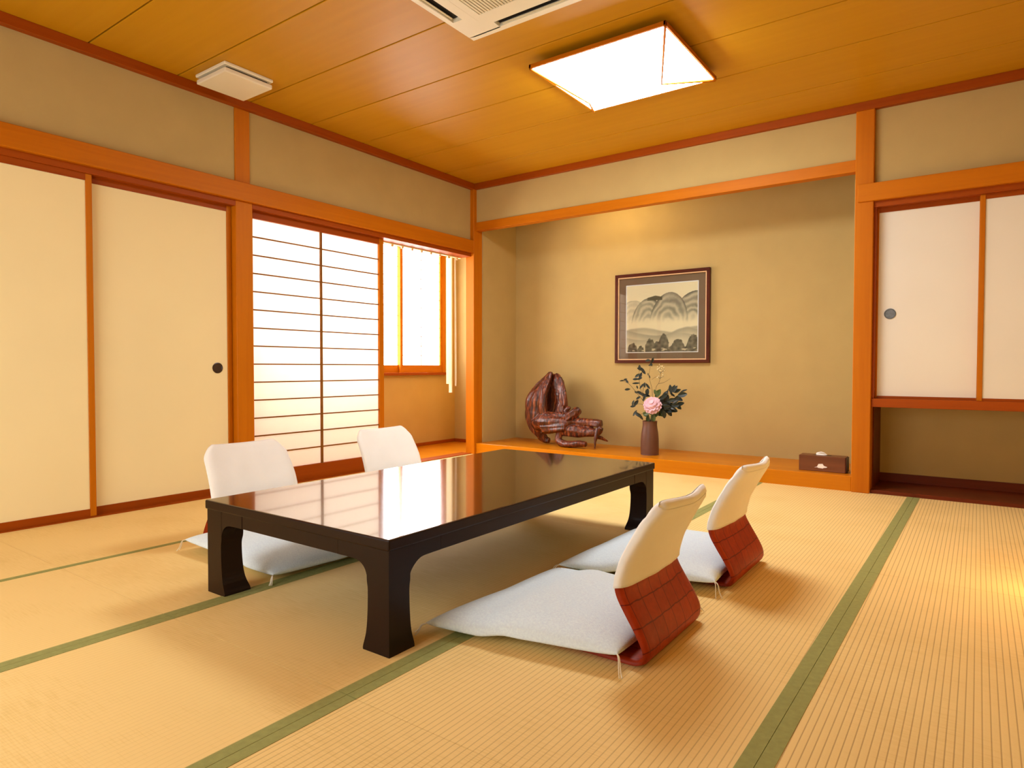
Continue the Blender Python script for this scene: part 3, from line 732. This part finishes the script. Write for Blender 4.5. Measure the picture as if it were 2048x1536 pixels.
def branch(name, label, cat, stems, leaves, lm='leaf', group='stems in the vase', size=(88, 46), thick=.0022):
    base = Vector((mouth.x+rnd.uniform(-.02, .02), mouth.y+rnd.uniform(-.02, .02), VC.z+.125))
    r = thing(name, label, cat, base, group=group)
    b = bmesh.new()
    for st in stems:
        P = [tuple(fz(*p[:2], p[2] if len(p) > 2 else None)-base) for p in st]
        tube(b, smoothpath(P, 4), [thick*(1-.55*i/(4*(len(P)-1))) for i in range(4*(len(P)-1)+1)], 6)
    obj('stem', b, M['stem'], r, True)
    if leaves:
        b = bmesh.new()
        for lf in leaves:
            u, v, ang = lf[:3]; L_ = (lf[3] if len(lf) > 3 else size[0]*rnd.uniform(.85, 1.15)); W = (lf[4] if len(lf) > 4 else size[1]*rnd.uniform(.85, 1.15))
            y = .20+rnd.uniform(-.05, .05)
            a = math.radians(ang)
            d = Vector((math.cos(a), rnd.uniform(-.25, .25), math.sin(a))); k = .00071
            c_ = fz(u, v, y)-base
            leafmesh(b, c_-d*(L_*k*.5), d, L_*k, W*k, Vector((rnd.uniform(-.4, .4), -1, rnd.uniform(-.2, .6))))
        o = obj('leaves', b, M[lm], r, False)
        md = o.modifiers.new('thick', 'SOLIDIFY'); md.thickness = .0012
    return r
bx0 = (515, 975)
branch('leafy_branch', 'dense dark green leafy branch leaning right out of the vase', 'branch',
       [[bx0, (560, 880), (680, 720), (820, 600), (1010, 525)], [(640, 770), (780, 720), (950, 715)], [(600, 830), (720, 800), (870, 800)], [(700, 700), (760, 600), (850, 480)]],
       [(850, 495, 75), (815, 500, 100), (880, 500, 60), (905, 525, 20), (985, 580, 10, 100, 60), (1005, 522, 25, 80, 24), (935, 640, -20, 90), (840, 580, 150, 80, 26), (915, 620, 35), (950, 715, 15, 95), (930, 755, -40), (850, 800, -20, 100, 56), (885, 690, 30), (800, 850, -65), (720, 870, -90), (780, 770, 20), (830, 730, 0), (870, 655, 50), (790, 690, 60), (740, 650, 70, 95), (720, 600, 40), (690, 620, 20), (670, 660, 60), (735, 720, -10), (700, 760, -30), (660, 790, -60), (745, 805, -50), (790, 810, -20), (840, 770, -35), (700, 690, 45), (765, 640, 85), (650, 700, 30), (640, 850, -80, 70), (730, 580, 60), (770, 540, 88, 70, 22), (820, 660, 20), (760, 760, 10), (690, 820, -70), (880, 735, 0)])
branch('leafy_branch', 'sparse dark leafed branch reaching left from the vase', 'branch',
       [[bx0, (480, 850), (420, 650), (370, 480), (350, 300), (365, 180)], [(430, 690), (330, 570), (200, 420), (80, 375)], [(455, 780), (390, 720), (260, 720)], [(470, 850), (400, 860), (270, 880)], [(400, 590), (420, 450), (430, 400)]],
       [(360, 175, 90, 50, 30), (375, 205, 160, 90, 40), (415, 240, 130, 80, 34), (330, 300, 30, 80, 34), (375, 300, 80, 80, 34), (360, 345, 20, 70, 30), (300, 352, 5, 75, 30), (100, 375, 10, 60, 16), (150, 360, 20, 50, 26), (175, 385, -40, 50, 24), (180, 503, 8, 70, 28), (305, 412, 5, 90, 22), (325, 470, 110, 40, 18), (395, 450, 50, 90, 30), (480, 455, 130, 80, 30), (435, 440, 90, 60, 26), (310, 545, 160, 50, 26), (365, 555, 150, 80, 36), (340, 628, 35, 60, 28), (265, 705, 80, 70, 34), (310, 700, 60, 80, 40), (260, 750, 10, 60, 26), (290, 850, 60, 80, 30), (330, 870, -40, 100, 36), (375, 900, -60, 90, 34), (410, 580, 150, 100, 36), (460, 590, -10, 90, 34), (430, 630, 60, 80, 36), (475, 540, 80, 80, 60)])
branch('leafy_branch', 'thin branch with leaf tip rising in front of the picture frame', 'branch',
       [[bx0, (540, 760), (545, 520), (500, 320), (520, 140), (520, 60)]],
       [(480, 80, 10, 60, 34), (550, 75, 70, 60, 30), (530, 130, -80, 60, 24), (520, 145, 15, 50, 20), (505, 315, 110, 40, 14), (485, 282, 100, 30, 14)], thick=.0016)
branch('budding_twig', 'light twig with cream buds at the top of the arrangement', 'twig',
       [[bx0, (575, 700), (600, 480), (645, 400), (670, 260), (665, 150)], [(640, 420), (720, 400), (810, 345)], [(655, 340), (600, 320), (540, 360)], [(670, 270), (630, 220), (625, 180)], [(670, 260), (715, 220), (715, 180)], [(655, 345), (690, 320), (715, 320)]], [], thick=.0018)
tw = [o for o in COL.objects if o.name.startswith('budding_twig')][0]
for (u, v) in [(650, 140), (665, 165), (625, 175), (640, 200), (690, 165), (715, 185), (725, 225), (700, 255), (670, 230), (625, 210), (680, 200), (650, 230), (690, 320), (640, 310), (620, 330), (655, 185), (705, 215), (660, 260), (700, 290)]:
    p = fz(u, v, .20+rnd.uniform(-.03, .03))-tw.location; b = bmesh.new(); bmesh.ops.create_icosphere(b, subdivisions=1, radius=rnd.uniform(.005, .008), matrix=Matrix.Translation(p))
    obj('bud', b, M['bud'], tw, True)
lo = branch('leafy_sprig', 'low sprig of pale edged leaves at the vase mouth', 'sprig',
       [[bx0, (500, 900), (480, 860)], [bx0, (580, 900), (650, 820)], [bx0, (620, 700), (625, 560)]],
       [(460, 850, 30, 80, 50), (500, 830, 120, 70, 44), (480, 930, 80, 90, 44), (560, 920, 100, 90, 60), (640, 800, 70, 100, 44), (660, 860, -40, 80, 44), (630, 560, 60, 100, 60), (600, 550, 130, 80, 50), (440, 870, 140, 70, 40), (600, 880, 40, 70, 40)], 'leaflight')
# pink bloom
fc = fz(548, 735, .14)
fb = Vector((mouth.x+.01, mouth.y-.02, VC.z+.125))
fl_ = thing('pink_flower', 'round pink flower low in the vase arrangement', 'flower', fb, group='stems in the vase')
b = bmesh.new(); tube(b, smoothpath([(0, 0, 0), tuple((fc-fb)*.6+Vector((0, .02, 0))), tuple(fc-fb+Vector((0, .02, -.01)))], 5), .003, 7); obj('stem', b, M['stem'], fl_, True)
b = bmesh.new(); cc_ = fc-fb
for ring, (cnt, th, L_, W) in enumerate(((1, 0, .024, .03), (7, 24, .048, .036), (11, 48, .055, .040), (14, 72, .060, .042), (15, 98, .062, .042), (13, 128, .058, .042))):
    for k in range(cnt):
        ph_ = 2*PI*(k+.5*ring)/cnt; t = math.radians(th+rnd.uniform(-6, 6))
        ax_ = Vector((.05, -.75, .65)).normalized(); e1 = ax_.orthogonal().normalized(); e2 = ax_.cross(e1)
        d = ax_*math.cos(t)+(e1*math.cos(ph_)+e2*math.sin(ph_))*math.sin(t)
        leafmesh(b, cc_+d*.012, d, L_, W*1.25, (ax_-d*.2))
bmesh.ops.create_icosphere(b, subdivisions=3, radius=.047, matrix=Matrix.Translation(cc_))
o = obj('bloom', b, M['pink'], fl_, False, label='pink petals'); md = o.modifiers.new('thick', 'SOLIDIFY'); md.thickness = .0015

# ------------------------------------------------------------------ tissue box
tx_ = thing('tissue_box', 'brown wooden tissue box on the alcove step beside the post', 'tissue box', (2.918, .125, .098))
b = bmesh.new(); box(b, -.142, .142, -.055, .055, 0, .104, bev=.003)
obj('box_body', b, M['tissuebox'], tx_)
obj('end_cap', Bx(.1425, .149, -.052, .052, .004, .100, bev=.002), M['boxend'], tx_, label='dark end')
b = bmesh.new(); P = [(-.045, .026), (-.028, .032), (-.020, .05), (.006, .053), (.014, .04), (.034, .034), (.03, .029), (.012, .026), (.008, .022), (-.022, .024), (-.026, .028)]
loft(b, [[(x, -.0555, z) for x, z in P], [(x, -.0568, z) for x, z in P]]); obj('white_mark', b, M['tissue'], tx_, label='white mark on the front')  # flat irregular white shape set on the box front
obj('slot', Bx(-.05, .05, -.012, .012, .1038, .1046), M['black'], tx_)
ti = thing('tissue', 'white tissue sticking out of the wooden tissue box', 'tissue', (2.905, .125, .2030))
b = bmesh.new(); rings = []
for k in range(9):
    t = k/8; w = .034*math.sqrt(max(0.02, 1-(t)**2)); z = .022*t
    rings.append([(w*math.cos(a)*(1+.1*math.sin(3*a+k)), .010*math.sin(a)*(1-.4*t)+.004*math.sin(5*t), z) for a in [2*PI*i/20 for i in range(20)]])
loft(b, rings); obj('tissue_sheet', b, M['tissue'], ti, True)

# ------------------------------------------------------------------ lights beyond the frame (real fixtures of the room)
w2 = sthing('window_2', 'daylit paper window in the wall behind the viewer', 'window')
obj('pane', Bx(.5, 2.7, FY+.012, FY+.016, .25, 1.75), M['winpane2'], w2)
b = bmesh.new()
for x in (.46, 1.19, 1.92, 2.70): box(b, x, x+.04, FY, FY+.04, .21, 1.79)
for z in (.21, 1.75): box(b, .50, 2.70, FY, FY+.04, z, z+.04)
obj('window_frame', b, M['wZ'], w2)
an = thing('floor_lantern', 'warm paper floor lantern by the right wall', 'lamp', (4.13, -1.72, 0))
obj('lantern_paper', Bx(-.085, .085, -.085, .085, .05, .40), M['andon'], an)
for sx in (-1, 1):
    for sy in (-1, 1): obj('leg', Bx(sx*.085, sx*.10, sy*.085, sy*.10, 0, .42), M['dark'], an)

# ------------------------------------------------------------------ world + view
w = bpy.data.worlds.new('world'); SC.world = w; w.use_nodes = True
w.node_tree.nodes['Background'].inputs['Color'].default_value = (.8, .9, 1, 1); w.node_tree.nodes['Background'].inputs['Strength'].default_value = .3
vs = SC.view_settings; vs.view_transform = 'Standard'; vs.look = 'None'; vs.gamma = 1; vs.use_curve_mapping = False; vs.exposure = 0.82
